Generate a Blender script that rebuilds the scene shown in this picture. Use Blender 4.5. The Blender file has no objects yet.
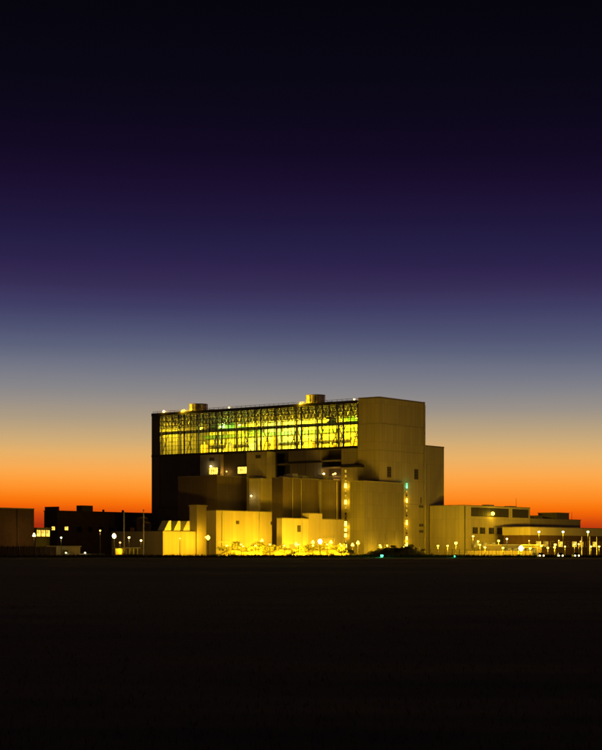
import bpy, bmesh, math, random
import numpy as np
from mathutils import Vector, noise

R = math.radians
sc = bpy.context.scene
col = sc.collection

# ---------------------------------------------------------------- camera
cam_d = bpy.data.cameras.new('camera')
cam = bpy.data.objects.new('camera', cam_d)
col.objects.link(cam)
cam.location = (0, 0, 2.5)
cam.rotation_euler = (R(90), 0, 0)
cam_d.sensor_fit = 'VERTICAL'
cam_d.sensor_height = 24.0
cam_d.lens = 24.0 * 1700 / 750
cam_d.shift_y = 176 / 750
cam_d.clip_start = 1.0
cam_d.clip_end = 30000
sc.camera = cam

# ---------------------------------------------------------------- sky at dusk
world = bpy.data.worlds.new('World')
sc.world = world
world.use_nodes = True
wn, wl = world.node_tree.nodes, world.node_tree.links
wn.clear()


def lin(c):
    c = c / 255.0
    return c / 12.92 if c <= 0.04045 else ((c + 0.055) / 1.055) ** 2.4


# (tangent of the elevation, afterglow colour as it reads on film)
SKY = [(0.000, (125, 32, 16)), (0.013, (172, 46, 16)), (0.019, (214, 74, 12)), (0.0242, (244, 102, 8)),
       (0.029, (253, 124, 16)), (0.034, (255, 142, 38)), (0.040, (255, 158, 58)), (0.047, (251, 170, 80)),
       (0.056, (232, 177, 104)), (0.065, (206, 171, 120)), (0.076, (176, 157, 130)), (0.086, (151, 143, 137)),
       (0.096, (131, 131, 137)), (0.106, (114, 117, 133)), (0.118, (92, 97, 123)), (0.130, (77, 80, 113)),
       (0.142, (64, 62, 101)), (0.154, (56, 47, 87)), (0.166, (46, 36, 77)), (0.178, (38, 31, 70)),
       (0.194, (32, 24, 60)), (0.212, (27, 16, 48)), (0.235, (18, 10, 35)), (0.258, (13, 8, 26)),
       (0.285, (9, 7, 19)), (0.324, (6, 5, 13)), (0.40, (6, 5, 12)), (1.0, (5, 4, 11))]
tc = wn.new('ShaderNodeTexCoord')
sep = wn.new('ShaderNodeSeparateXYZ')
wl.new(tc.outputs['Generated'], sep.inputs[0])


def math_node(op, a, b=None, clamp=False):
    n = wn.new('ShaderNodeMath')
    n.operation = op
    n.use_clamp = clamp
    for i, v in enumerate((a, b)):
        if v is None:
            continue
        if isinstance(v, (int, float)):
            n.inputs[i].default_value = v
        else:
            wl.new(v, n.inputs[i])
    return n.outputs[0]


hx = math_node('POWER', math_node('ADD', math_node('MULTIPLY', sep.outputs[0], sep.outputs[0]),
                                  math_node('MULTIPLY', sep.outputs[1], sep.outputs[1])), 0.5)
tan_el = math_node('DIVIDE', sep.outputs[2], math_node('MAXIMUM', hx, 0.0001))
# faint uneven layering of the high thin haze
nz = wn.new('ShaderNodeTexNoise')
mp = wn.new('ShaderNodeMapping')
mp.inputs['Scale'].default_value = (2.0, 2.0, 26.0)
wl.new(tc.outputs['Generated'], mp.inputs[0])
wl.new(mp.outputs[0], nz.inputs['Vector'])
nz.inputs['Scale'].default_value = 1.6
nz.inputs['Detail'].default_value = 3
wob = math_node('MULTIPLY', math_node('SUBTRACT', nz.outputs[0], 0.5), 0.006)
tilt = math_node('MULTIPLY', math_node('DIVIDE', sep.outputs[0], math_node('MAXIMUM', hx, 0.0001)), 0.012)
tt = math_node('ADD', math_node('ADD', tan_el, tilt), wob)
TMAX = 0.42
ramp = wn.new('ShaderNodeValToRGB')
cr = ramp.color_ramp
cr.interpolation = 'LINEAR'
while len(cr.elements) > 1:
    cr.elements.remove(cr.elements[-1])
first = True
for t, c in SKY:
    pos = min(t / TMAX, 1.0)
    e = cr.elements[0] if first else cr.elements.new(pos)
    e.position = pos
    e.color = (lin(c[0]), lin(c[1]), lin(c[2]), 1)
    first = False
wl.new(math_node('DIVIDE', tt, TMAX, True), ramp.inputs[0])
# the glow fades away from the sunset's bearing
az = math_node('DIVIDE', sep.outputs[1], math_node('MAXIMUM', hx, 0.0001))
fade = math_node('ADD', math_node('MULTIPLY', math_node('ADD', az, 1.0), 0.455), 0.09)
bg = wn.new('ShaderNodeBackground')
wl.new(ramp.outputs[0], bg.inputs['Color'])
wl.new(fade, bg.inputs['Strength'])
wo = wn.new('ShaderNodeOutputWorld')
wl.new(bg.outputs[0], wo.inputs['Surface'])

sc.view_settings.view_transform = 'Standard'
sc.view_settings.look = 'None'
sc.view_settings.exposure = 0.0
sc.view_settings.gamma = 1.0
sc.render.engine = 'CYCLES'
sc.cycles.use_denoising = True
sc.cycles.use_light_tree = True
sc.cycles.sample_clamp_indirect = 2.0
sc.cycles.max_bounces = 8
sc.cycles.transparent_max_bounces = 16
sc.cycles.caustics_reflective = False
sc.cycles.caustics_refractive = False

SODIUM = (1.0, 0.48, 0.012)
YELLOW = (1.0, 0.56, 0.012)
HALL = (1.0, 0.66, 0.012)
AMBER = (1.0, 0.50, 0.060)
GREENISH = (0.45, 1.0, 0.30)
GREEN = (0.04, 1.0, 0.35)
WHITE = (1.0, 0.72, 0.25)

# ---------------------------------------------------------------- site frame
TH = R(37)
PH = (math.cos(TH), -math.sin(TH))
QH = (math.sin(TH), math.cos(TH))
X0, Y0 = 36.85, 800.0


def W(p, q, z=0.0):
    return Vector((X0 + p * PH[0] + q * QH[0], Y0 + p * PH[1] + q * QH[1], z))


def site(x, y):
    dx, dy = x - X0, y - Y0
    return dx * PH[0] + dy * PH[1], dx * QH[0] + dy * QH[1]


# ---------------------------------------------------------------- materials
M = {}


def mat(name, c, rough=0.8, var=0.15, scale=0.35, metal=0.0, bump=0.0, seam=None, streak=0.0):
    m = bpy.data.materials.new(name)
    m.use_nodes = True
    n, l = m.node_tree.nodes, m.node_tree.links
    b = n['Principled BSDF']
    b.inputs['Roughness'].default_value = rough
    b.inputs['Metallic'].default_value = metal
    t = n.new('ShaderNodeTexCoord')
    ns = n.new('ShaderNodeTexNoise')
    ns.inputs['Scale'].default_value = scale
    ns.inputs['Detail'].default_value = 6
    l.new(t.outputs['Object'], ns.inputs['Vector'])
    rp = n.new('ShaderNodeValToRGB')
    rp.color_ramp.elements[0].position = 0.3
    rp.color_ramp.elements[1].position = 0.7
    rp.color_ramp.elements[0].color = tuple(v * (1 - var) for v in c) + (1,)
    rp.color_ramp.elements[1].color = tuple(min(1, v * (1 + var)) for v in c) + (1,)
    l.new(ns.outputs[0], rp.inputs[0])
    out = rp.outputs[0]
    if streak:
        mpn = n.new('ShaderNodeMapping')
        mpn.inputs['Scale'].default_value = (0.9, 0.9, 0.035)
        l.new(t.outputs['Object'], mpn.inputs[0])
        n2 = n.new('ShaderNodeTexNoise')
        n2.inputs['Scale'].default_value = 1.0
        n2.inputs['Detail'].default_value = 5
        l.new(mpn.outputs[0], n2.inputs['Vector'])
        mr = n.new('ShaderNodeMapRange')
        mr.inputs[1].default_value = 0.35
        mr.inputs[2].default_value = 0.75
        mr.inputs[3].default_value = 1.0
        mr.inputs[4].default_value = 1.0 - streak
        l.new(n2.outputs[0], mr.inputs[0])
        mx = n.new('ShaderNodeMix')
        mx.data_type = 'RGBA'
        mx.blend_type = 'MULTIPLY'
        mx.inputs[0].default_value = 1.0
        l.new(out, mx.inputs[6])
        l.new(mr.outputs[0], mx.inputs[7])
        out = mx.outputs[2]
    if seam:
        sp = n.new('ShaderNodeSeparateXYZ')
        l.new(t.outputs['Object'], sp.inputs[0])
        ad = n.new('ShaderNodeMath')
        l.new(sp.outputs[0], ad.inputs[0])
        l.new(sp.outputs[1], ad.inputs[1])
        cb = n.new('ShaderNodeCombineXYZ')
        l.new(ad.outputs[0], cb.inputs[0])
        l.new(sp.outputs[2], cb.inputs[1])
        bk = n.new('ShaderNodeTexBrick')
        bk.offset = 0.0
        bk.inputs['Scale'].default_value = 1.0
        bk.inputs['Brick Width'].default_value = seam[0]
        bk.inputs['Row Height'].default_value = seam[1]
        bk.inputs['Mortar Size'].default_value = seam[2]
        bk.inputs['Mortar Smooth'].default_value = 0.3
        bk.inputs['Color1'].default_value = (0.86, 0.86, 0.86, 1)
        bk.inputs['Color2'].default_value = (1, 1, 1, 1)
        bk.inputs['Mortar'].default_value = (0.58, 0.58, 0.58, 1)
        l.new(cb.outputs[0], bk.inputs['Vector'])
        mx = n.new('ShaderNodeMix')
        mx.data_type = 'RGBA'
        mx.blend_type = 'MULTIPLY'
        mx.inputs[0].default_value = 1.0
        l.new(out, mx.inputs[6])
        l.new(bk.outputs[0], mx.inputs[7])
        out = mx.outputs[2]
        bm_ = n.new('ShaderNodeBump')
        bm_.inputs['Strength'].default_value = 0.5
        bm_.inputs['Distance'].default_value = 0.05
        bm_.invert = True
        l.new(bk.outputs['Fac'], bm_.inputs['Height'])
        l.new(bm_.outputs[0], b.inputs['Normal'])
    elif bump:
        bm_ = n.new('ShaderNodeBump')
        bm_.inputs['Strength'].default_value = 0.6
        bm_.inputs['Distance'].default_value = bump
        l.new(ns.outputs[0], bm_.inputs['Height'])
        l.new(bm_.outputs[0], b.inputs['Normal'])
    l.new(out, b.inputs['Base Color'])
    M[name] = m
    return m


def emis(name, c, s):
    m = bpy.data.materials.new(name)
    m.use_nodes = True
    n, l = m.node_tree.nodes, m.node_tree.links
    n.clear()
    e = n.new('ShaderNodeEmission')
    e.inputs['Color'].default_value = (*c, 1)
    e.inputs['Strength'].default_value = s
    o = n.new('ShaderNodeOutputMaterial')
    l.new(e.outputs[0], o.inputs['Surface'])
    m.cycles.emission_sampling = 'NONE'
    M[name] = m


def lit_pane(name, c, s, cell=(0.9, 1.3)):
    """a lit window: brightness varies over blinds and the room behind"""
    m = bpy.data.materials.new(name)
    m.use_nodes = True
    n, l = m.node_tree.nodes, m.node_tree.links
    b = n['Principled BSDF']
    b.inputs['Base Color'].default_value = (0.05, 0.05, 0.05, 1)
    b.inputs['Roughness'].default_value = 0.25
    t = n.new('ShaderNodeTexCoord')
    ns = n.new('ShaderNodeTexNoise')
    ns.inputs['Scale'].default_value = 0.8
    l.new(t.outputs['Object'], ns.inputs['Vector'])
    mr = n.new('ShaderNodeMapRange')
    mr.inputs[1].default_value = 0.3
    mr.inputs[2].default_value = 0.7
    mr.inputs[3].default_value = 0.25 * s
    mr.inputs[4].default_value = 1.3 * s
    l.new(ns.outputs[0], mr.inputs[0])
    b.inputs['Emission Color'].default_value = (*c, 1)
    l.new(mr.outputs[0], b.inputs['Emission Strength'])
    m.cycles.emission_sampling = 'NONE'
    M[name] = m


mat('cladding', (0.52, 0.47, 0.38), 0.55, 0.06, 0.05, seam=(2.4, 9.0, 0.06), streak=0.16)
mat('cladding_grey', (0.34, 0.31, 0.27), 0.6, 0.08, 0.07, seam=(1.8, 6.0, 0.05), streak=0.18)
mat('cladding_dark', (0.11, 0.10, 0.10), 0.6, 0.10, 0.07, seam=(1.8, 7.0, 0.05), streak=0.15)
mat('cladding_buff', (0.60, 0.52, 0.40), 0.6, 0.05, 0.09, seam=(3.0, 30.0, 0.05), streak=0.14)
mat('concrete', (0.33, 0.30, 0.26), 0.85, 0.14, 0.2, seam=(5.0, 4.0, 0.06), streak=0.22)
mat('concrete_dark', (0.16, 0.14, 0.13), 0.9, 0.18, 0.2, bump=0.02, streak=0.2)
mat('brick_red', (0.20, 0.10, 0.07), 0.85, 0.18, 0.5, bump=0.02, streak=0.15)
mat('cladding_brown', (0.17, 0.13, 0.09), 0.6, 0.10, 0.07, seam=(1.8, 6.0, 0.05), streak=0.2)
mat('brick_dark', (0.09, 0.05, 0.036), 0.9, 0.2, 0.5, bump=0.02, streak=0.2)
mat('trim', (0.22, 0.20, 0.18), 0.5, 0.08, 0.6)
mat('steel', (0.20, 0.20, 0.20), 0.45, 0.10, 0.6, metal=0.6)
mat('steel_dark', (0.035, 0.035, 0.035), 0.5, 0.10, 0.6, metal=0.3)
mat('galvanised', (0.48, 0.48, 0.46), 0.45, 0.10, 1.2, metal=0.5)
mat('louvre', (0.045, 0.042, 0.04), 0.6, 0.15, 0.8)
mat('glass_dark', (0.015, 0.017, 0.02), 0.12, 0.2, 0.3)
mat('roofing', (0.07, 0.07, 0.07), 0.9, 0.2, 0.3)
mat('hall_wall', (0.72, 0.66, 0.46), 0.6, 0.10, 0.12, seam=(4.2, 2.2, 0.10), streak=0.25)
mat('hall_floor', (0.45, 0.43, 0.38), 0.5, 0.12, 0.2)
mat('crane_green', (0.05, 0.14, 0.06), 0.45, 0.12, 0.5)
mat('vessel', (0.55, 0.53, 0.48), 0.35, 0.10, 0.4, metal=0.3)
mat('vessel_brown', (0.30, 0.20, 0.10), 0.5, 0.15, 0.5)
mat('asphalt', (0.05, 0.05, 0.05), 0.9, 0.25, 0.5, bump=0.01)
mat('yard', (0.18, 0.19, 0.17), 0.9, 0.25, 0.15, bump=0.02)
mat('soil', (0.042, 0.024, 0.024), 0.95, 0.22, 0.12, bump=0.02)
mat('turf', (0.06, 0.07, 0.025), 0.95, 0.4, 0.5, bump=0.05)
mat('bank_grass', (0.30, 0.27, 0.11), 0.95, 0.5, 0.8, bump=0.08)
mat('leaf', (0.24, 0.24, 0.07), 0.6, 0.45, 1.8)
mat('straw', (0.17, 0.13, 0.05), 0.8, 0.4, 0.9)
mat('ground_spill_lit', (0.19, 0.125, 0.065), 0.95, 0.45, 0.25, bump=0.06)  # paler ground tone imitating lamp spill on the far field
mat('bark', (0.09, 0.06, 0.04), 0.9, 0.3, 3.0)
mat('paint_white', (0.75, 0.74, 0.70), 0.4, 0.05, 1.0)
mat('car_red', (0.25, 0.02, 0.02), 0.3, 0.05, 1.0)
mat('car_silver', (0.40, 0.41, 0.42), 0.3, 0.05, 1.0, metal=0.6)
mat('car_blue', (0.03, 0.05, 0.14), 0.3, 0.05, 1.0)
mat('rubber', (0.02, 0.02, 0.02), 0.85, 0.1, 3.0)
emis('lens_sodium', (1.0, 0.72, 0.06), 7)
emis('lens_amber', (1.0, 0.50, 0.10), 6)
emis('lens_white', (1.0, 0.80, 0.28), 9)
emis('lens_pale', (0.85, 1.0, 0.50), 6)
emis('lens_green', (0.08, 1.0, 0.45), 5)
emis('lens_dim', (1.0, 0.62, 0.10), 6)
lit_pane('pane_lit', (1.0, 0.66, 0.06), 1.6)
lit_pane('pane_lit_dim', (1.0, 0.62, 0.05), 0.55)
lit_pane('pane_stair', (1.0, 0.74, 0.08), 6.0)
lit_pane('pane_stair_dim', (1.0, 0.62, 0.04), 0.8)
lit_pane('pane_green', (0.22, 1.0, 0.42), 2.2)
lit_pane('pane_warm', (1.0, 0.62, 0.08), 2.4)

# clear glazing: mostly see-through with a sheen
g = bpy.data.materials.new('glazing')
g.use_nodes = True
gn, gl = g.node_tree.nodes, g.node_tree.links
gn.clear()
tr = gn.new('ShaderNodeBsdfTransparent')
tr.inputs[0].default_value = (0.86, 0.88, 0.78, 1)
gs = gn.new('ShaderNodeBsdfGlossy')
gs.inputs['Roughness'].default_value = 0.06
fr = gn.new('ShaderNodeFresnel')
fr.inputs[0].default_value = 1.45
mx = gn.new('ShaderNodeMixShader')
go = gn.new('ShaderNodeOutputMaterial')
gl.new(fr.outputs[0], mx.inputs[0])
gl.new(tr.outputs[0], mx.inputs[1])
gl.new(gs.outputs[0], mx.inputs[2])
gl.new(mx.outputs[0], go.inputs['Surface'])
M['glazing'] = g

# ---------------------------------------------------------------- builders
org = {}
cache = {}


def tag(o, label=None, cat=None, group=None, kind=None):
    for k, v in (('label', label), ('category', cat), ('group', group), ('kind', kind)):
        if v:
            o[k] = v
    return o


def thing(name, label, cat, p, q, z=0.0, group=None, rot=None):
    o = bpy.data.objects.new(name, None)
    o.empty_display_size = 0.5
    col.objects.link(o)
    o.location = W(p, q, z)
    o.rotation_euler = (0, 0, -TH if rot is None else rot)
    org[o] = (p, q, z) if rot is None else (0, 0, 0)
    return tag(o, label, cat, group)


def put(name, me, m, par, p, q, z):
    if m is not None and not me.materials:
        me.materials.append(M[m])
    o = bpy.data.objects.new(name, me)
    col.objects.link(o)
    if par is None:
        o.location = W(p, q, z)
        o.rotation_euler = (0, 0, -TH)
    else:
        b = org[par]
        o.parent = par
        o.location = (p - b[0], q - b[1], z - b[2])
    org[o] = (p, q, z)
    return o


def pydata(name, v, f, smooth=False):
    me = bpy.data.meshes.new(name)
    me.from_pydata(v, [], f)
    me.update()
    if smooth:
        me.polygons.foreach_set('use_smooth', [True] * len(me.polygons))
    return me


BF = [(0, 3, 2, 1), (4, 5, 6, 7), (0, 1, 5, 4), (1, 2, 6, 5), (2, 3, 7, 6), (3, 0, 4, 7)]


def bx(par, name, p0, p1, q0, q1, z0, z1, m, label=None):
    d = (round(p1 - p0, 3), round(q1 - q0, 3), round(z1 - z0, 3))
    k = ('box', d, m)
    if k not in cache:
        v = [(0, 0, 0), (d[0], 0, 0), (d[0], d[1], 0), (0, d[1], 0),
             (0, 0, d[2]), (d[0], 0, d[2]), (d[0], d[1], d[2]), (0, d[1], d[2])]
        cache[k] = pydata(name, v, BF)
    o = put(name, cache[k], m, par, p0, q0, z0)
    if label:
        o['label'] = label
    return o


def cyl(par, name, p, q, z, r, h, m, r2=None, seg=14, axis='z', lens=0.0):
    r2 = r if r2 is None else r2
    k = ('cyl', round(r, 3), round(r2, 3), round(h, 3), m, seg, axis)
    if k not in cache:
        v, f = [], []
        for i in range(seg):
            a = 2 * math.pi * i / seg
            c, s = math.cos(a), math.sin(a)
            for rr, zz in ((r, 0), (r2, h)):
                v.append({'z': (c * rr, s * rr, zz), 'x': (zz, c * rr, s * rr), 'y': (s * rr, zz, c * rr)}[axis])
        for i in range(seg):
            j = (i + 1) % seg
            f.append((2 * i, 2 * j, 2 * j + 1, 2 * i + 1))
        f.append(tuple(2 * i for i in range(seg))[::-1])
        f.append(tuple(2 * i + 1 for i in range(seg)))
        cache[k] = pydata(name, v, f)
    return put(name, cache[k], m, par, p, q, z)


def ball(par, name, p, q, z, r, m, sz=1.0):
    k = ('ball', round(r, 3), m, sz)
    if k not in cache:
        bm = bmesh.new()
        bmesh.ops.create_uvsphere(bm, u_segments=12, v_segments=8, radius=r)
        for v in bm.verts:
            v.co.z *= sz
        me = bpy.data.meshes.new(name)
        bm.to_mesh(me)
        bm.free()
        me.polygons.foreach_set('use_smooth', [True] * len(me.polygons))
        cache[k] = me
    return put(name, cache[k], m, par, p, q, z)


def bar(par, name, a, b, t, m, t2=None):
    """a straight square member from a to b (site coordinates)"""
    t2 = t if t2 is None else t2
    a, b = Vector(a), Vector(b)
    d = b - a
    k = ('bar', tuple(round(c, 2) for c in d), t, t2, m)
    if k not in cache:
        n = d.normalized()
        up = Vector((0, 0, 1)) if abs(n.z) < 0.95 else Vector((1, 0, 0))
        s = n.cross(up).normalized() * t / 2
        u = n.cross(s).normalized() * t2 / 2
        v = []
        for e in (Vector((0, 0, 0)), d):
            v += [e - s - u, e + s - u, e + s + u, e - s + u]
        cache[k] = pydata(name, [tuple(c) for c in v], BF)
    return put(name, cache[k], m, par, *a)


def prism(par, name, pts, q0, q1, m):
    """outline in the p-z plane pulled along q; first point is the origin"""
    p0, z0 = pts[0]
    n = len(pts)
    v = [(p - p0, 0, z - z0) for p, z in pts] + [(p - p0, q1 - q0, z - z0) for p, z in pts]
    f = [tuple(range(n)), tuple(range(2 * n - 1, n - 1, -1))]
    f += [(i, i + n, (i + 1) % n + n, (i + 1) % n) for i in range(n)]
    return put(name, pydata(name, v, f), m, par, p0, q0, z0)


def light(par, p, q, z, w, c, r=0.35):
    ld = bpy.data.lights.new('lamp_light', 'POINT')
    ld.energy = w
    ld.color = c
    ld.shadow_soft_size = r
    o = bpy.data.objects.new('lamp_light', ld)
    col.objects.link(o)
    o.parent = par
    b = org[par]
    o.location = (p - b[0], q - b[1], z - b[2])
    return o


def flood(par, p, q, z, tp, tq, tz, w, c, cone=110, r=0.4):
    ld = bpy.data.lights.new('flood_light', 'SPOT')
    ld.energy = w
    ld.color = c
    ld.shadow_soft_size = r
    ld.spot_size = R(cone)
    ld.spot_blend = 0.6
    o = bpy.data.objects.new('flood_light', ld)
    col.objects.link(o)
    o.parent = par
    b = org[par]
    o.location = (p - b[0], q - b[1], z - b[2])
    o.rotation_euler = Vector((tp - p, tq - q, tz - z)).to_track_quat('-Z', 'Y').to_euler()
    return o


def window(par, p, q, z, w, h, face, m, frame='trim', depth=0.25, bars=0):
    """a window set on a wall; face 'F' looks along -q, 'S' looks along +p"""
    t = 0.18
    if face == 'F':
        fr_ = bx(par, 'window', p - t, p + w + t, q - depth, q + 0.02, z - t, z + h + t, frame)
        bx(fr_, 'pane', p, p + w, q - depth - 0.03, q - depth + 0.05, z, z + h, m)
        for i in range(bars):
            x = p + w * (i + 1) / (bars + 1)
            bx(fr_, 'glazing_bar', x - 0.07, x + 0.07, q - depth - 0.10, q - depth, z, z + h, frame)
    else:
        fr_ = bx(par, 'window', p - 0.02, p + depth, q - t, q + w + t, z - t, z + h + t, frame)
        bx(fr_, 'pane', p + depth - 0.05, p + depth + 0.03, q, q + w, z, z + h, m)
        for i in range(bars):
            y = q + w * (i + 1) / (bars + 1)
            bx(fr_, 'glazing_bar', p + depth, p + depth + 0.10, y - 0.07, y + 0.07, z, z + h, frame)
    return fr_


def louvre(par, p, q, z, w, h, face, n=5):
    if face == 'F':
        o = bx(par, 'louvre', p, p + w, q - 0.12, q + 0.02, z, z + h, 'louvre')
        for i in range(n):
            zz = z + h * (i + 0.3) / n
            bx(o, 'louvre_blade', p + 0.1, p + w - 0.1, q - 0.30, q - 0.12, zz, zz + 0.10, 'trim')
    else:
        o = bx(par, 'louvre', p - 0.02, p + 0.12, q, q + w, z, z + h, 'louvre')
        for i in range(n):
            zz = z + h * (i + 0.3) / n
            bx(o, 'louvre_blade', p + 0.12, p + 0.30, q + 0.1, q + w - 0.1, zz, zz + 0.10, 'trim')
    return o


def parapet(par, p0, p1, q0, q1, z, m='trim', h=0.7, o=0.18):
    """capping along the four edges of a flat roof"""
    t = 0.6
    bx(par, 'parapet', p0 - o, p1 + o, q0 - o, q0 + t, z, z + h, m)
    bx(par, 'parapet', p0 - o, p1 + o, q1 - t, q1 + o, z, z + h, m)
    bx(par, 'parapet', p1 - t, p1 + o, q0 + t, q1 - t, z, z + h, m)
    bx(par, 'parapet', p0 - o, p0 + t, q0 + t, q1 - t, z, z + h, m)


def railing(par, a, b, n, m='steel', h=1.2):
    a, b = Vector(a), Vector(b)
    up = Vector((0, 0, h))
    rl = bar(par, 'railing', a + up, b + up, 0.14, m)
    bar(rl, 'rail', a + up * 0.5, b + up * 0.5, 0.10, m)
    for i in range(n + 1):
        c = a.lerp(b, i / n)
        bar(rl, 'baluster', c, c + up, 0.12, m)


# ---------------------------------------------------------------- ground
def sheet(name, x0, x1, y0, y1, z, m):
    me = pydata(name, [(x0, y0, z), (x1, y0, z), (x1, y1, z), (x0, y1, z)], [(0, 1, 2, 3)])
    me.materials.append(M[m])
    o = bpy.data.objects.new(name, me)
    col.objects.link(o)
    return tag(o, kind='structure')


sheet('ground', -9000, 9000, -3000, 16000, -0.45, 'turf')
sheet('works_yard', -260, 320, 655, 1000, 0.004, 'yard')


def grid(name, xs, ys, fz, m, kind='structure', smooth=True):
    nx, ny = len(xs), len(ys)
    v = [(x, y, fz(x, y)) for y in ys for x in xs]
    f = [(j * nx + i, j * nx + i + 1, (j + 1) * nx + i + 1, (j + 1) * nx + i)
         for j in range(ny - 1) for i in range(nx - 1)]
    me = pydata(name, v, f, smooth)
    me.materials.append(M[m])
    o = bpy.data.objects.new(name, me)
    col.objects.link(o)
    return tag(o, kind=kind)


def field_z(x, y):
    fur = 0.008 * math.sin((y + 0.12 * x) * 2 * math.pi / 2.4)
    return -0.10 + fur + 0.04 * noise.noise((x * 0.21, y * 0.21, 0)) + 0.30 * noise.noise((x * 0.02, y * 0.02, 5)) * (1 if y < 560 else 0.3)


ys, y = [], 6.0
while y < 655:
    ys.append(y)
    y += 0.6 + y * 0.0042
grid('ploughed_field', [i * 1.5 - 150 for i in range(201)], ys, field_z, 'soil')


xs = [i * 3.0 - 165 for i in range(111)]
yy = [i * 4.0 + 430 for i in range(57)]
grid('lamp_spill_strip', xs, yy, lambda x, y: 0.10 + 0.14 * noise.noise((x * 0.05, y * 0.05, 7)) + 0.05 * noise.noise((x * 0.4, y * 0.3, 3))
     - max(0, (450 - y) / 20.0) * 0.5, 'ground_spill_lit')  # lamp spill and bloom over the far field, put into a paler ground strip
# lane across the field in front of the works
def lane():
    o = sheet('lane', -200, 260, 517, 523, 0.42, 'asphalt')
    return o


lane()


def bank_z(x, y):
    # pale grassy bank in front of the lit sheds, then the taller dark mound to its right
    e = max(0.0, 1 - ((y - 724) / 9.0) ** 2)
    a = 3.6 * e * min(1, max(0, (x + 36) / 5)) * min(1, max(0, (24 - x) / 6))
    e2 = max(0.0, 1 - ((y - 712) / 14.0) ** 2)
    b = 3.9 * e2 * min(1, max(0, (x - 22) / 14)) * min(1, max(0, (56 - x) / 10))
    n = noise.noise((x * 0.3, y * 0.3, 2))
    return max(a * (1 + 0.25 * n), b * (1 + 0.22 * n)) - 0.02


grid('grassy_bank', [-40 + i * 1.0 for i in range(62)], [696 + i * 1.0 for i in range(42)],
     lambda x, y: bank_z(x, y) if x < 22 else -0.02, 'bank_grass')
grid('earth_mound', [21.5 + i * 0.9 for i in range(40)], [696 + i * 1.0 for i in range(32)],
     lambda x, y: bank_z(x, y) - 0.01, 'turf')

# ---------------------------------------------------------------- reactor building
rb = thing('reactor_building', 'tall pale power station block with a long lit glazed hall along its top',
           'power station', -60, 20, 0)
GP0, GP1, GZ0, GZ1, RZ = -137.8, -12.2, 52.5, 72.6, 74.0
D = 39.5
bx(rb, 'tower_wall', -12.2, 0, 0, D, 0, 75.1, 'cladding', 'pale windowless tower at the right end')
for a in ((-12.2, 0, -0.12, 0.0), (0.0, 0.12, -0.12, D)):
    bx(rb, 'parapet', a[0], a[1], a[2], a[3], 74.5, 75.25, 'trim')
bx(rb, 'wing_wall', -60, -0.3, D, 57.4, 0, 54.2, 'cladding')
bx(rb, 'parapet', -0.3, -0.18, D, 57.5, 53.7, 54.35, 'trim')
# hall floor slab, roof, ends and back
bx(rb, 'hall_floor', GP0, GP1, 0.0, D - 0.6, 51.4, 52.4, 'hall_floor')
bx(rb, 'roof', -143.4, GP1 - 0.02, -0.4, D, 72.9, RZ, 'roofing')
bx(rb, 'fascia', -143.4, GP1 - 0.02, -0.55, -0.4, 72.6, 74.15, 'steel_dark')
bx(rb, 'sill', -143.4, GP1 - 0.02, -0.5, 0.0, 51.3, 52.5, 'steel_dark')
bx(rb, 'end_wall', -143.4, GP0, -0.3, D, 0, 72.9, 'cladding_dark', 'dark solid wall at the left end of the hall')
bx(rb, 'hall_back_wall', GP0, GP1, D - 0.6, D, 0, 72.9, 'hall_wall')
# base wall under the glass: solid left, recess, solid right
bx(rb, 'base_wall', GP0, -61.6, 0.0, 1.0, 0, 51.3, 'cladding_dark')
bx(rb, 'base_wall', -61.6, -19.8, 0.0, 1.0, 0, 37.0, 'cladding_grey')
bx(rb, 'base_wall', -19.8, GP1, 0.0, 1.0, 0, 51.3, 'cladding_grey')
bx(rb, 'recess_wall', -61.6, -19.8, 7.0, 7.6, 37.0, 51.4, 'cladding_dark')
bx(rb, 'recess_floor', -61.6, -19.8, 1.0, 7.0, 36.4, 37.0, 'concrete_dark')
# panelled plant boxes standing in the recess
bx(rb, 'plant_box', -53.5, -34.1, -0.4, 6.9, 46.2, 51.3, 'cladding_grey', 'upper panelled plant box in the recess under the glass')
for i in range(4):
    bx(rb, 'plant_panel', -53.3 + i * 4.85, -53.3 + i * 4.85 + 4.6, 0.6, 6.9, 38.2, 45.2, 'cladding_grey')
bx(rb, 'slab', -53.6, -34.0, -0.6, 6.9, 45.3, 46.1, 'steel_dark')
bx(rb, 'slab', -34.0, -20.0, 0.2, 6.9, 45.6, 46.3, 'concrete_dark')
bx(rb, 'slab', -34.0, -20.0, 0.4, 6.9, 42.4, 43.0, 'concrete_dark')
bx(rb, 'beam', -61.6, -53.7, 1.2, 1.8, 44.6, 45.6, 'concrete_dark')
railing(rb, (-61.4, -0.1, 37.0), (-20.0, -0.1, 37.0), 14)
# box beside the tower with its overhanging slab
bx(rb, 'plant_box', -19.8, -12.4, -3.0, 0.0, 43.2, 51.2, 'cladding_grey')
bx(rb, 'overhang_slab', -19.6, -8.6, -4.2, -0.05, 42.2, 43.1, 'steel_dark')
# two pale ventilation shafts rising to the sill
for p0, p1, qf, z0 in ((-108.5, -95.0, -2.4, 39.0), (-74.5, -61.8, -7.0, 0.0)):
    s = bx(rb, 'vent_shaft', p0, p1, qf, 0.0, z0, 51.2, 'cladding')
    louvre(s, p0 + (p1 - p0) * 0.45, qf, 48.0, 3.2, 1.6, 'F', 4)
bx(rb, 'vent_shaft', -69.0, -61.7, -12.0, -7.05, 0, 38.0, 'cladding')
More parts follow.
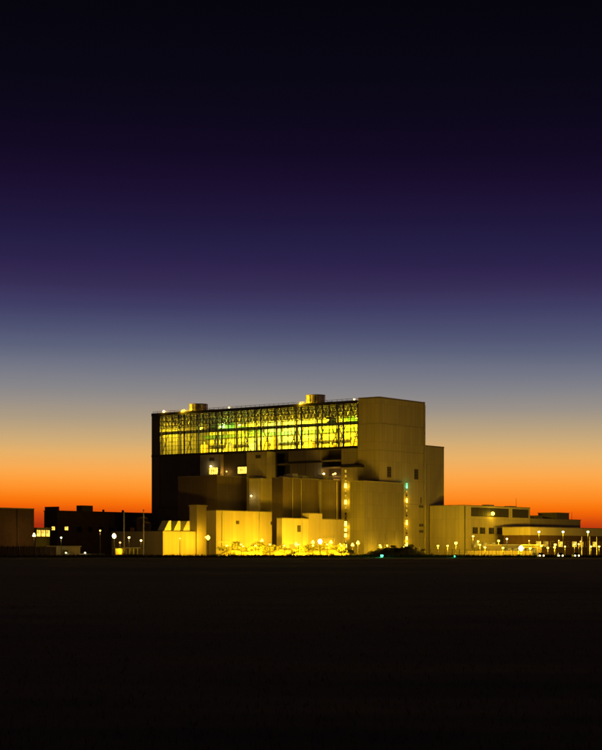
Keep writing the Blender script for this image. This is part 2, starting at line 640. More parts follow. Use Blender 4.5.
# big stepped block A with its lit doorway terrace
bx(rb, 'stepped_block', -101.7, -76.7, -27.2, -0.05, 0, 38.9, 'cladding_brown', 'brown stepped block left of the pale shaft')
bx(rb, 'parapet', -101.8, -76.5, -27.35, -26.8, 38.9, 39.3, 'trim')
bx(rb, 'parapet', -77.0, -76.5, -26.8, -0.1, 38.9, 39.3, 'trim')
for p, w, qf in ((-102.2, 5.6, -2.4), (-85.6, 8.6, 0.0)):
    window(rb, p, qf, 41.2, w, 3.3, 'F', 'pane_warm', 'steel_dark', bars=3)
# big block B
bx(rb, 'turbine_block', -27.4, -21.0, -47.0, -0.05, 0, 35.8, 'cladding_brown', 'broad brown windowless block under the recess')
bx(rb, 'parapet', -27.5, -20.85, -47.15, -46.6, 35.8, 36.2, 'trim')
bx(rb, 'parapet', -21.3, -20.85, -46.6, -0.1, 35.8, 36.2, 'trim')
bx(rb, 'roof_beam', -20.95, -20.6, -6.0, -5.0, 0, 35.6, 'cladding')
# stair tower with a lit glazed slot
bx(rb, 'stair_tower', -19.2, -9.3, -4.0, -0.05, 0, 42.1, 'cladding')
zs = [(39.6, 1.4, 1), (37.4, 1.2, 1), (35.2, 1.0, 1), (32.4, 2.2, 2), (30.4, 1.0, 1), (28.2, 1.0, 1), (24.6, 2.2, 2), (22.4, 1.0, 1),
      (19.8, 0.9, 0), (17.6, 0.9, 0), (14.2, 2.4, 2), (11.8, 1.4, 2), (9.0, 1.8, 2), (6.4, 1.2, 1), (4.0, 1.6, 2)]
for z, h, k in zs:
    w_ = (0.8, 1.0, 1.5)[k]
    window(rb, -16.4 - w_ / 2, -4.0, z, w_, h, 'F', ('glass_dark', 'pane_stair_dim', 'pane_stair')[k], 'cladding')
for z in (9.5, 13.8, 25.6, 33.0):
    light(rb, -15.9, -5.6, z, 420, YELLOW, 0.4)
# lower block wrapped round the tower's foot
bx(rb, 'foot_block', -6.4, 1.5, -14.7, 18.7, 0, 34.7, 'cladding_grey', 'lower windowless block at the foot of the tower')
bx(rb, 'parapet', -6.5, 1.7, -14.9, -14.4, 34.7, 35.1, 'cladding')
bx(rb, 'parapet', 1.2, 1.7, -14.4, 18.8, 34.7, 35.1, 'cladding')
# second stair slot on the right face
for z, h, m in ((32.6, 2.6, 'pane_green'), (30.6, 1.0, 'pane_stair_dim'), (28.6, 1.0, 'glass_dark'), (25.8, 2.0, 'pane_stair'), (23.6, 1.0, 'pane_stair_dim'),
                (21.4, 1.2, 'pane_stair_dim'), (19.0, 1.0, 'glass_dark'), (15.0, 2.4, 'pane_stair'), (12.8, 1.0, 'pane_stair_dim'), (10.6, 1.0, 'glass_dark'),
                (7.8, 1.8, 'pane_stair'), (4.8, 2.0, 'pane_stair')):
    w_ = 1.5 if m in ('pane_stair', 'pane_green') else 1.0
    window(rb, 0.0, 22.9 - w_ / 2, z, w_, h, 'S', m, 'cladding')
for z, c_, w_ in ((33.8, GREEN, 120), (26.8, YELLOW, 420), (15.6, YELLOW, 420), (7.0, YELLOW, 420)):
    light(rb, 1.7, 22.9, z, w_, c_, 0.4)
for q, z, w, h in ((6.6, 37.4, 3.3, 5.0), (30.0, 37.2, 3.4, 5.0), (35.6, 25.6, 0.7, 3.0), (34.2, 23.6, 3.8, 1.1),
                   (34.2, 14.4, 3.8, 1.3), (34.2, 11.4, 3.8, 1.3)):
    louvre(rb, 0.0, q, z, w, h, 'S', 4)
louvre(rb, -0.3, 50.2, 19.6, 0.8, 3.2, 'S', 3)
# downpipes on the tower
for q in (39.2,):
    cyl(rb, 'downpipe', 0.25, q, 0, 0.22, 74.0 if q > 30 else 60.0, 'galvanised')

# horizontal joints, access ladder and pipes on the tower
for z in (25.0, 50.0, 62.5):
    bx(rb, 'joint_cover', 0.0, 0.08, 0.0 if z > 36 else 18.8, D, z, z + 0.18, 'trim')
    if z > 45:
        bx(rb, 'joint_cover', -12.2, 0.0, -0.08, 0.0, z, z + 0.18, 'trim')
lad = bx(rb, 'ladder', 0.25, 0.33, 37.9, 38.0, 8.0, 75.6, 'galvanised')
bx(lad, 'ladder_rail', 0.25, 0.33, 38.5, 38.6, 8.0, 75.6, 'galvanised')
for i in range(44):
    bx(lad, 'rung', 0.26, 0.32, 38.0, 38.5, 8.6 + i * 1.5, 8.68 + i * 1.5, 'galvanised')
railing(rb, (-20.9, -46.6, 36.2), (-20.9, -0.4, 36.2), 16, 'steel', 1.1)
railing(rb, (-76.6, -26.8, 39.3), (-76.6, -0.4, 39.3), 9, 'steel', 1.1)
for q, h in ((-38.0, 2.4), (-30.5, 1.6), (-14.0, 2.8)):
    bx(rb, 'roof_unit', -26.0, -22.4, q, q + 4.0, 35.8, 35.8 + h, 'galvanised')
bar(rb, 'roof_pipe', (-24.0, -46.0, 36.6), (-24.0, -4.0, 36.6), 0.5, 'galvanised')
for q in (-40.0, -33.5):
    cyl(rb, 'downpipe', -20.8, q, 0, 0.2, 35.6, 'galvanised')
bx(rb, 'wall_duct', -20.98, -20.2, -20.0, -18.4, 17.0, 35.6, 'cladding_grey')

# glazing: mullions, transoms and panes
NB = 30
bw = (GP1 - GP0) / NB
rows = [52.5, 62.4, 72.6]
for i in range(NB + 1):
    p = GP0 + i * bw
    t = 0.40 if i % 6 == 4 else 0.16
    bx(rb, 'mullion', p - t, p + t, -0.32, 0.05, 52.5, 72.6, 'steel_dark')
for z in (54.6, 56.7, 58.8, 60.9, 63.0, 65.2, 67.4, 69.6, 71.4):
    bx(rb, 'transom', GP0, GP1, -0.22, -0.02, z - 0.08, z + 0.08, 'steel_dark')
for i in range(NB):
    for r in (0, 1):
        bx(rb, 'pane', GP0 + i * bw + 0.05, GP0 + (i + 1) * bw - 0.05, 0.06, 0.09,
           rows[r] + 0.05 * r, rows[r + 1] - 0.05, 'glazing')
# columns, wind bracing and roof trusses behind the glass
for i in range(0, NB + 1, 3):
    p = GP0 + i * bw
    c = bx(rb, 'column', p - 0.45, p + 0.45, 1.2, 2.1, 52.4, 72.8, 'steel_dark')
    bx(rb, 'column', p - 0.45, p + 0.45, D - 1.8, D - 0.7, 52.4, 72.8, 'steel')
for i in (0, 4, 8, 9, 13, 16, 20, 21, 24, 26, 27, 29):
    p = GP0 + i * bw
    bar(rb, 'wind_brace', (p, 1.6, 52.6), (p + bw, 1.6, 62.6), 0.3, 'steel_dark')
    bar(rb, 'wind_brace', (p + bw, 1.8, 52.6), (p, 1.8, 62.6), 0.3, 'steel_dark')
for q, zb, t in ((2.6, 67.2, 0.34), (12.0, 68.4, 0.30), (22.0, 68.8, 0.30)):
    tr_ = bx(rb, 'roof_truss', GP0, GP1, q - 0.2, q + 0.2, zb - 0.25, zb + 0.25, 'steel_dark')
    bx(tr_, 'truss_chord', GP0, GP1, q - 0.2, q + 0.2, 72.2, 72.8, 'steel_dark')
    for i in range(NB):
        p = GP0 + i * bw
        bar(tr_, 'truss_brace', (p, q, zb), (p + bw / 2, q, 72.4), t, 'steel_dark')
        bar(tr_, 'truss_brace', (p + bw, q, zb), (p + bw / 2, q, 72.4), t, 'steel_dark')
hb = bw / 2
lat = bx(rb, 'eaves_lattice', GP0, GP1, 0.75, 0.95, 65.9, 66.3, 'steel_dark')
bx(lat, 'truss_chord', GP0, GP1, 0.75, 0.95, 69.3, 69.6, 'steel_dark')
for i in range(2 * NB):
    p = GP0 + i * hb
    for z0, z1 in ((66.1, 69.4), (69.4, 72.6)):
        bar(lat, 'truss_brace', (p, 0.8, z0), (p + hb, 0.8, z1), 0.15, 'steel_dark')
        bar(lat, 'truss_brace', (p + hb, 0.9, z0), (p, 0.9, z1), 0.15, 'steel_dark')
for i in range(NB):
    p = GP0 + (i + 0.5) * bw
    bx(rb, 'glazing_bar', p - 0.07, p + 0.07, -0.2, -0.04, 52.5, 72.6, 'steel_dark')
for i in range(0, NB + 1, 2):
    p = GP0 + i * bw
    bar(rb, 'cross_beam', (p, 2.6, 69.6), (p, D - 0.8, 70.6), 0.4, 'steel_dark', 0.8)
# crane runway beams along both sides
bx(rb, 'runway_beam', GP0, GP1, 2.2, 3.2, 62.9, 64.5, 'crane_green')
bx(rb, 'runway_beam', GP0, GP1, D - 3.4, D - 2.2, 62.6, 64.4, 'crane_green')
# gallery on the back wall
gal = bx(rb, 'gallery', GP0 + 2, GP1 - 2, D - 5.0, D - 0.65, 58.3, 58.8, 'steel_dark')
railing(gal, (GP0 + 3, D - 4.9, 58.8), (GP1 - 3, D - 4.9, 58.8), 20, 'steel_dark', 1.3)
# roof plant
for p, zt in ((-117.6, 77.9), (-42.5, 78.4)):
    bx(rb, 'roof_plinth', p - 5.0, p + 5.0, 2.4, 11.6, 74.0, 74.6, 'concrete')
    cyl(rb, 'roof_vent_drum', p, 7.0, 74.6, 4.6, zt - 74.6, 'vessel', seg=32)
    cyl(rb, 'vent_cap', p, 7.0, zt, 4.8, 0.3, 'trim', seg=32)
    for i in range(8):
        a_ = 2 * math.pi * i / 8
        bx(rb, 'drum_rib', p + 4.66 * math.cos(a_) - 0.12, p + 4.66 * math.cos(a_) + 0.12,
           7.0 + 4.66 * math.sin(a_) - 0.12, 7.0 + 4.66 * math.sin(a_) + 0.12, 74.6, zt, 'trim')
    bx(rb, 'roof_duct', p + 6.0, p + 9.0, 8.0, 10.4, 74.0, 75.2, 'galvanised')
railing(rb, (-143.0, 0.4, 74.0), (-13.0, 0.4, 74.0), 44, 'steel_dark', 1.1)

# things inside the hall
rnd = random.Random(4)
for p, lab in ((-104.0, 'green overhead crane in the glazed hall near its left end'),
               (-28.0, 'green overhead crane in the glazed hall near the tower')):
    c = thing('overhead_crane', lab, 'crane', p, 20, 64.5, 'cranes in the glazed hall')
    for d in (-2.2, 2.2):
        bx(c, 'girder', p + d - 0.6, p + d + 0.6, 2.3, D - 2.4, 65.2, 67.0, 'crane_green')
    for q in (2.3, D - 3.2):
        bx(c, 'end_carriage', p - 4.2, p + 4.2, q, q + 0.9, 64.5, 65.2, 'crane_green')
    tl = bx(c, 'trolley', p - 2.6, p + 2.6, 14, 18, 67.0, 68.6, 'crane_green')
    bar(c, 'hoist_cable', (p, 16, 58.0), (p, 16, 67.0), 0.2, 'steel_dark')
    bx(c, 'hook_block', p - 0.5, p + 0.5, 15.5, 16.5, 56.6, 58.0, 'steel')
lampspots = [(-132, 9, 66.0, 0), (-124.5, 16, 66.3, 0), (-117.0, 9, 66.2, 0), (-106.5, 8, 66.4, 1), (-101.0, 7, 66.9, 2), (-91.5, 8, 66.6, 1), (-90.0, 22, 66.0, 2),
             (-82.5, 9, 67.0, 0), (-71.5, 8, 66.0, 0), (-66.0, 8, 67.2, 0), (-58.0, 16, 66.4, 0), (-51.5, 8, 66.4, 0),
             (-44.0, 9, 67.0, 0), (-35.5, 8, 66.6, 0), (-26.0, 9, 66.8, 0), (-18.6, 8, 66.8, 0), (-14.2, 10, 66.0, 0)]
where = ['first from the left', 'second from the left', 'third from the left', 'fourth from the left, greenish',
         'fifth from the left, greenish white', 'sixth from the left', 'seventh from the left', 'eighth from the left',
         'ninth from the left', 'ninth from the right', 'seventh from the right', 'sixth from the right',
         'fifth from the right', 'fourth from the right', 'third from the right', 'second from the right', 'first from the right']
where[9] = 'eighth from the right'
for (p, q, z, k), wh in zip(lampspots, where):
    l_ = thing('high_bay_lamp', 'hanging lamp under the roof of the glazed hall, ' + wh, 'lamp', p, q, z, 'lamps hanging in the glazed hall')
    bar(l_, 'suspension_rod', (p, q, z + 0.9), (p, q, 70.4), 0.12, 'steel_dark')
    cyl(l_, 'shade', p, q, z + 0.1, 1.3, 0.9, 'steel', r2=0.45)
    ball(l_, 'lens', p, q, z, 1.0, ('lens_sodium', 'lens_pale', 'lens_pale')[k], 0.6)
    vary = 0.55 + 0.9 * rnd.random()
    lc = (HALL, (0.80, 0.95, 0.10), (0.6, 1.0, 0.22))[k]
    flood(l_, p, q, z - 0.9, p, D, 58.0, (52000, 34000, 30000)[k] * vary, lc, 140, 0.6)
    light(l_, p, q - 0.4, z - 1.2, (24000, 17000, 14000)[k], lc, 0.5)
mach = [(-128, 24, 5.0, 'tank'), (-118, 30, 3.2, 'cab'), (-109, 22, 4.6, 'tank'), (-96, 26, 5.6, 'cab'), (-84, 20, 6.5, 'tank'),
        (-78, 20, 6.5, 'tank'), (-67, 28, 3.6, 'cab'), (-57, 22, 4.4, 'cab'), (-47, 26, 3.0, 'cab'), (-31, 24, 4.2, 'tank'), (-21, 28, 3.6, 'cab')]
mlab = {-128: 'vertical vessel in the glazed hall at its far left end', -109: 'vertical vessel in the glazed hall under the left crane',
        -84: 'left of two tall vessels side by side in the glazed hall', -78: 'right of two tall vessels side by side in the glazed hall',
        -31: 'vertical vessel in the glazed hall nearest the tower', -118: 'machine cabinet in the glazed hall between the two left vessels',
        -96: 'tall machine cabinet in the glazed hall left of the paired vessels', -67: 'machine cabinet in the glazed hall right of the paired vessels',
        -57: 'machine cabinet in the middle of the right half of the glazed hall', -47: 'lowest machine cabinet in the right half of the glazed hall',
        -21: 'machine cabinet in the glazed hall closest to the tower'}
for p, q, h, k in mach:
    if k == 'tank':
        m_ = thing('pressure_vessel', mlab[p], 'vessel', p, q, 52.4, 'machinery in the glazed hall')
        cyl(m_, 'shell', p, q, 52.9, 2.0, h, 'vessel_brown', seg=18)
        ball(m_, 'dome', p, q, 52.9 + h, 1.98, 'vessel_brown', 0.5)
        cyl(m_, 'skirt', p, q, 52.4, 2.2, 0.5, 'steel', seg=18)
        cyl(m_, 'nozzle', p, q, 53.4 + h, 0.5, 1.5, 'steel')
    else:
        m_ = thing('machine_cabinet', mlab[p], 'cabinet', p, q, 52.4, 'machinery in the glazed hall')
        bx(m_, 'cabinet_body', p - 2.6, p + 2.6, q - 1.4, q + 1.4, 52.7, 52.7 + h, 'vessel_brown')
        bx(m_, 'plinth', p - 2.7, p + 2.7, q - 1.5, q + 1.5, 52.4, 52.7, 'concrete_dark')
        for i in range(3):
            bx(m_, 'door', p - 2.4 + i * 1.65, p - 0.95 + i * 1.65, q - 1.5, q - 1.38, 53.0, 52.4 + h, 'vessel')
        bx(m_, 'duct', p - 0.6, p + 0.6, q - 0.6, q + 0.6, 52.7 + h, 53.9 + h, 'steel')

# ---------------------------------------------------------------- lamps on the building
def bulkhead(p, q, z, label, lens='lens_sodium', w=1500, c=SODIUM, r=0.45, face='F', cat='lamp', grp=None):
    t = thing('bulkhead_lamp', label, cat, p, q, z, grp)
    dq, dp = (-0.5, 0) if face == 'F' else (0, 0.5)
    bx(t, 'backplate', p - 0.3, p + 0.3, q - 0.3, q + 0.3, z - 0.4, z + 0.4, 'steel')
    ball(t, 'lens', p + dp, q + dq, z, r, lens)
    if w:
        light(t, p + dp * 4, q + dq * 4, z - 0.6, w, c)
    return t


def roof_lamp(p, q, z, label, r=0.7, w=2500, lens='lens_white', c=SODIUM, h=0.5):
    t = thing('roof_lamp', label, 'lamp', p, q, z, 'lamps on the hall roof')
    cyl(t, 'post', p, q, z, 0.15, h, 'galvanised')
    cyl(t, 'cap', p, q, z + h + r * 0.8, r, 0.25, 'steel', r2=r * 0.5)
    ball(t, 'lens', p, q, z + h + r * 0.6, r * 0.85, lens)
    light(t, p + 0.2, q - r - 0.4, z + h + r * 0.3, w, c)


roof_lamp(-135.8, 0.6, 74.0, 'lamp on the far left corner of the hall roof')
roof_lamp(-92.1, 0.8, 74.0, 'lamp in the middle of the hall roof edge', 0.5, 800)
roof_lamp(-15.0, 0.8, 74.0, 'lamp on the hall roof beside the tower', 0.5, 800)
roof_lamp(-122.6, -0.0, 74.0, 'low lamp shining on the left roof drum', 0.3, 7000, 'lens_dim', YELLOW, 0.5)
roof_lamp(-46.6, -0.0, 74.0, 'low lamp shining on the right roof drum', 0.3, 7000, 'lens_dim', YELLOW, 0.5)
bulkhead(-100.8, -2.6, 45.2, 'white lamp on the left vent shaft above the lit doorway', 'lens_white', 160, WHITE, 0.5)
bulkhead(-92.5, -0.2, 42.5, 'lamp between the two lit doorways on the terrace', 'lens_dim', 400, AMBER, 0.3)
bulkhead(-67.0, -12.2, 29.4, 'lone white lamp half way up the pale shaft', 'lens_white', 120, WHITE, 0.4)
bulkhead(-32.2, 0.3, 39.6, 'left lamp in the dark recess beside the tower', 'lens_white', 300, WHITE, 0.5, grp='recess lamps')
bulkhead(-28.6, 3.0, 39.4, 'middle lamp in the dark recess beside the tower', 'lens_amber', 500, AMBER, 0.4, grp='recess lamps')
bulkhead(-25.6, 0.5, 39.6, 'right lamp in the dark recess beside the tower', 'lens_amber', 800, AMBER, 0.5, grp='recess lamps')

# ---------------------------------------------------------------- sheds in front
s = thing('lit_shed', 'big bright yellow windowless shed left of the lamp cluster', 'building', -60, -30)
bx(s, 'wall', -60.6, -54.7, -54.2, -8.0, 0, 21.2, 'cladding_buff')
parapet(s, -60.6, -54.7, -54.2, -8.0, 21.2, 'trim', 0.35, 0.12)
bx(s, 'roof', -60.0, -55.3, -53.6, -8.6, 21.2, 21.4, 'roofing')
for q in (-46, -30):
    d = bx(s, 'door', -54.7, -54.5, q, q + 4.2, 0, 4.6, 'trim')
for q in (-50.0, -22.0):
    cyl(s, 'downpipe', -54.5, q, 0, 0.14, 21, 'galvanised')

for q in (-39.5, -13.0):
    louvre(s, -54.7, q, 15.2, 2.2, 1.6, 'S', 4)
cb_ = bx(s, 'cable_tray', -54.7, -54.35, -53.6, -8.6, 6.6, 6.85, 'galvanised')
bx(s, 'plinth', -54.7, -54.55, -54.2, -8.0, 0, 1.2, 'concrete_dark')

s = thing('lit_store', 'lower bright yellow store with a raised middle bay beside the tower foot', 'building', -8.6, -40)
bx(s, 'wall', -10.6, -7.5, -65.2, -18.0, 0, 16.9, 'cladding_buff')
parapet(s, -10.6, -7.5, -65.2, -18.0, 16.9, 'trim', 0.35, 0.12)
bx(s, 'raised_bay', -11.0, -7.2, -45.6, -35.6, 0, 19.4, 'cladding_buff')
bx(s, 'bay_roof', -11.1, -7.1, -45.7, -35.5, 19.4, 19.7, 'trim')
bx(s, 'roller_door', -7.5, -7.3, -60.0, -55.2, 0, 5.5, 'trim')
bx(s, 'door', -7.5, -7.35, -30.0, -28.6, 0, 2.5, 'steel_dark')
bx(s, 'plinth', -7.5, -7.36, -65.2, -18.0, 0, 1.0, 'concrete_dark')
bx(s, 'cable_tray', -7.5, -7.2, -34.8, -18.4, 8.6, 8.85, 'galvanised')
for q in (-50.5, -26.0):
    cyl(s, 'downpipe', -7.3, q, 0, 0.14, 16.5, 'galvanised')
louvre(s, -7.5, -54.0, 11.0, 2.4, 3.0, 'S', 5)
cyl(s, 'downpipe', -7.3, -19.0, 0, 0.14, 16.5, 'galvanised')

s = thing('workshop', 'low yellow-lit workshop with three sawtooth rooflights', 'building', -80, -56)
bx(s, 'wall', -104.0, -71.6, -72.2, -40.0, 0, 11.5, 'cladding_buff')
parapet(s, -104.0, -71.6, -72.2, -40.0, 11.5, 'trim', 0.35, 0.12)
for i in range(3):
    q = -70.6 + i * 6.6
    # wedge rooflight: low on its left, upright on its right
    v = [(-76.5, q, 11.9), (-72.4, q, 11.9), (-72.4, q + 5.0, 11.9), (-76.5, q + 5.0, 11.9),
         (-76.5, q + 5.0, 16.6), (-72.4, q + 5.0, 16.6), (-72.4, q + 3.4, 16.6), (-76.5, q + 3.4, 16.6)]
    v = [(a + 76.5, b - q, c - 11.9) for a, b, c in v]
    f = [(0, 3, 2, 1), (2, 3, 4, 5), (5, 4, 7, 6), (0, 1, 6, 7), (1, 2, 5, 6), (0, 7, 4, 3)]
    put('rooflight', pydata('rooflight', v, f), 'paint_white', s, -76.5, q, 11.9)
cyl(s, 'downpipe', -71.4, -41.0, 0, 0.14, 11.3, 'galvanised')

s = thing('brick_stack', 'short square yellow-lit stack rising behind the workshop', 'chimney', -72, -45)
bx(s, 'shaft', -75.2, -70.5, -49.3, -42.4, 0, 23.6, 'cladding_buff')
bx(s, 'coping', -75.5, -70.2, -49.7, -41.9, 23.6, 24.3, 'cladding_buff')

# dim plant left of the main block
vl = [(-132, -20, 3.0, 18.0, 'dim brown storage vessel left of the main block, the tallest'),
      (-124, -26, 2.6, 15.5, 'dim brown storage vessel, shorter of the two beside the workshop')]
for p, q, r, h, lb in vl:
    t = thing('storage_vessel', lb, 'vessel', p, q, 0, 'vessels by the left end')
    cyl(t, 'shell', p, q, 0.6, r, h, 'vessel_brown', seg=20)
    ball(t, 'dome', p, q, 0.6 + h, r * 0.99, 'vessel_brown', 0.45)
    cyl(t, 'base_ring', p, q, 0, r * 1.1, 0.6, 'concrete', seg=20)
    railing(t, (p - r, q - r, h - 1), (p + r, q - r, h - 1), 5)
    cyl(t, 'pipe', p + r + 0.5, q - 0.5, 0, 0.3, h, 'galvanised')
t = thing('plant_house', 'dim brown boxy plant house on the left of the main block', 'building', -118, -12)
bx(t, 'wall', -126.5, -108.6, -14.0, -0.1, 0, 24.0, 'concrete_dark')
bx(t, 'roof', -126.8, -108.3, -14.3, -0.1, 24.0, 24.5, 'roofing')
for z in (6, 12, 18):
    louvre(t, -122, -14.0, z, 4.0, 2.4, 'F', 4)

# ---------------------------------------------------------------- offices on the right
s = thing('office_block', 'long pale office block right of the tower with a dark window band', 'building', 10, 60)
bx(s, 'wall', 0.35, 20.0, 43.3, 107.9, 0, 24.5, 'cladding')
parapet(s, 0.35, 20.0, 43.3, 107.9, 24.5, 'trim', 0.35, 0.12)
bx(s, 'roof', 1.0, 19.4, 44, 107, 24.5, 24.65, 'roofing')
q = 50.0
while q < 106:
    if not 82.5 < q < 90:
        window(s, 20.0, q, 19.6, 3.6, 3.9, 'S', 'louvre', 'steel_dark', bars=1)
    q += 4.0
for q in (51.0, 58.0, 66.5, 74.5, 92.0, 97.5, 103.0):
    window(s, 20.0, q, 11.0, 4.6, 3.0, 'S', 'glass_dark', 'concrete', bars=2)
for q in (52.0, 60.0, 68.0):
    window(s, 20.0, q, 4.2, 4.6, 2.6, 'S', 'pane_lit_dim', 'concrete', bars=2)
cyl(s, 'downpipe', 20.2, 43.8, 0, 0.25, 24.3, 'steel_dark')
for q, h in ((70.0, 0.9), (92.0, 0.7)):
    bx(s, 'roof_unit', 14.0, 18.0, q, q + 5.0, 24.65, 24.65 + h, 'galvanised')
cyl(s, 'aerial', 17.0, 99.0, 24.6, 0.12, 5.0, 'steel_dark', r2=0.06)
bx(s, 'door_canopy', 20.0, 22.2, 76, 84, 4.6, 5.0, 'trim')

s = thing('office_annex', 'lower pale annex stepping down from the office block', 'building', 10, 130)
bx(s, 'wall', -4.0, 20.0, 108.1, 163.0, 0, 19.0, 'cladding_grey')
bx(s, 'roof', -4.3, 20.3, 107.95, 163.3, 19.0, 19.4, 'trim')
bx(s, 'plant_room', 8.0, 19.0, 138.0, 152.0, 19.4, 22.6, 'cladding_dark')
bx(s, 'plant_roof', 7.7, 19.3, 137.7, 152.3, 22.6, 22.9, 'trim')
cyl(s, 'aerial', 18.0, 157.0, 19.4, 0.12, 4.4, 'steel_dark', r2=0.06)
bx(s, 'roof_unit', 14.0, 18.5, 118.0, 124.0, 19.4, 21.0, 'cladding_dark')
for q in (112, 118, 124, 130, 136):
    window(s, 20.0, q, 11.0, 4.2, 3.0, 'S', 'glass_dark', 'concrete', bars=2)

s = thing('long_low_building', 'long low building with a pale lit upper band at the right edge', 'building', 40, 110)
bx(s, 'base_wall', 30.0, 44.6, 64.0, 240.0, 0, 10.2, 'brick_dark')
bx(s, 'upper_band', 29.6, 45.0, 63.4, 240.4, 10.2, 13.9, 'cladding')
bx(s, 'roof', 29.3, 45.3, 63.1, 240.7, 13.9, 14.3, 'trim')
q, k = 70.0, 0
while q < 200:
    window(s, 44.6, q, 4.6, 4.4, 2.6, 'S', 'pane_lit' if k % 5 in (0, 3) else ('pane_lit_dim' if k % 5 == 1 else 'glass_dark'), 'concrete', bars=2)
    q += 7.4
    k += 1

s = thing('reception_lodge', 'low yellow-lit lodge with a flat roof in front of the offices', 'building', 70, -5)
bx(s, 'wall', 56.0, 64.0, 4.0, 40.0, 0, 5.0, 'cladding_buff')
bx(s, 'roof', 55.4, 65.0, 3.2, 40.8, 5.0, 5.5, 'paint_white')
for q in (7, 13, 19, 25, 31):
    window(s, 64.0, q, 1.6, 4.2, 2.2, 'S', 'pane_lit_dim', 'steel_dark', bars=2)

# ---------------------------------------------------------------- buildings on the left
s = thing('dark_warehouse', 'large dark brown warehouse cut off by the left edge', 'building', -70, -190)
bx(s, 'wall', -100, -60.0, -226.0, -165.3, 0, 19.8, 'brick_dark')
parapet(s, -100, -60.0, -226.0, -165.3, 19.8, 'trim', 0.35, 0.12)
for q in (-200, -186, -175):
    cyl(s, 'downpipe', -59.8, q, 0, 0.16, 19.5, 'steel_dark')
for q in (-212, -204):
    bx(s, 'roof_vent', -66, -63, q, q + 3, 20.15, 21.2, 'steel_dark')
bx(s, 'roller_door', -60.0, -59.8, -197, -191, 0, 6, 'trim')

s = thing('long_dark_works', 'long dark works building silhouetted against the orange sky on the left', 'building', -185, 0)
bx(s, 'wall', -179.4, -170.0, -42.6, 40.0, 0, 22.8, 'brick_dark')
bx(s, 'roof', -179.7, -169.7, -42.9, 40.3, 22.8, 23.2, 'roofing')
bx(s, 'stair_head', -179.2, -170.1, -42.4, -41.0, 23.2, 25.2, 'cladding_dark')
bx(s, 'stair_head', -174.0, -170.1, -24.6, -16.4, 23.2, 26.2, 'cladding_dark')
for q in (-6.0, 9.0):
    cyl(s, 'roof_cowl', -172.5, q, 23.2, 0.6, 1.2, 'steel')
window(s, -173.6, -42.6, 13.2, 2.2, 1.8, 'F', 'pane_warm', 'steel_dark', bars=1)
for q in (-37.4,):
    window(s, -170.0, q, 13.2, 2.4, 1.8, 'S', 'pane_warm', 'steel_dark', bars=1)
for q in (-28, -20, -12, -4, 4, 12):
    window(s, -170.0, q, 12.6, 3.0, 2.4, 'S', 'glass_dark', 'steel_dark', bars=1)

s = thing('lit_loading_bay', 'small loading bay with a bright yellow lit band beside the warehouse', 'building', -140, -90)
bx(s, 'wall', -142, -130.0, -96.5, -87.2, 0, 13.0, 'concrete_dark')
bx(s, 'roof', -142.3, -128.6, -96.8, -86.9, 13.0, 13.5, 'trim')
for q in (-96.0, -93.0, -90.0):
    window(s, -130.0, q, 9.4, 2.4, 3.0, 'S', 'pane_warm', 'steel_dark', bars=1)

s = thing('low_hut', 'low dim hut beside the left lamp posts', 'building', -30, -165)
bx(s, 'wall', -52.0, -46.0, -166.0, -152.5, 0, 4.2, 'cladding_grey')
bx(s, 'roof', -52.4, -45.6, -166.4, -152.1, 4.2, 4.6, 'trim')
window(s, -46.0, -163.0, 1.4, 3.0, 1.6, 'S', 'glass_dark')
bx(s, 'door', -46.0, -45.9, -157.5, -156.2, 0, 2.3, 'trim')

s = thing('gatehouse', 'small glazed gatehouse lit from within between the tall poles', 'gatehouse', -10, -158)
bx(s, 'plinth', -16.0, -12.2, -163.4, -154.0, 0, 1.0, 'brick_red')
bx(s, 'roof', -16.6, -11.6, -164.0, -153.4, 3.5, 4.0, 'paint_white')
for i in range(5):
    q = -163.2 + i * 2.3
    bx(s, 'post', -12.5, -12.3, q - 0.1, q + 0.1, 1.0, 3.5, 'paint_white')
    if i < 4:
        bx(s, 'pane', -12.45, -12.4, q + 0.12, q + 2.18, 1.0, 3.5, 'glazing')
bx(s, 'back_wall', -16.0, -15.8, -163.4, -154.0, 1.0, 3.5, 'cladding_buff')
light(s, -14.0, -160.5, 3.0, 800, YELLOW, 0.15)
light(s, -14.0, -156.5, 3.0, 800, YELLOW, 0.15)

# boundary wall of concrete panels at the left
s = thing('boundary_wall', 'low concrete panel wall along the left edge of the works', 'wall', -40, -190)
for i in range(17):
    q = -221 + i * 2.9
    bx(s, 'wall_panel', -41.0 + (i % 2) * 0.03, -40.8, q, q + 2.72, 0, 4.3, 'brick_dark')
    bx(s, 'wall_post', -40.95, -40.6, q + 2.72, q + 2.9, 0, 4.6, 'concrete')

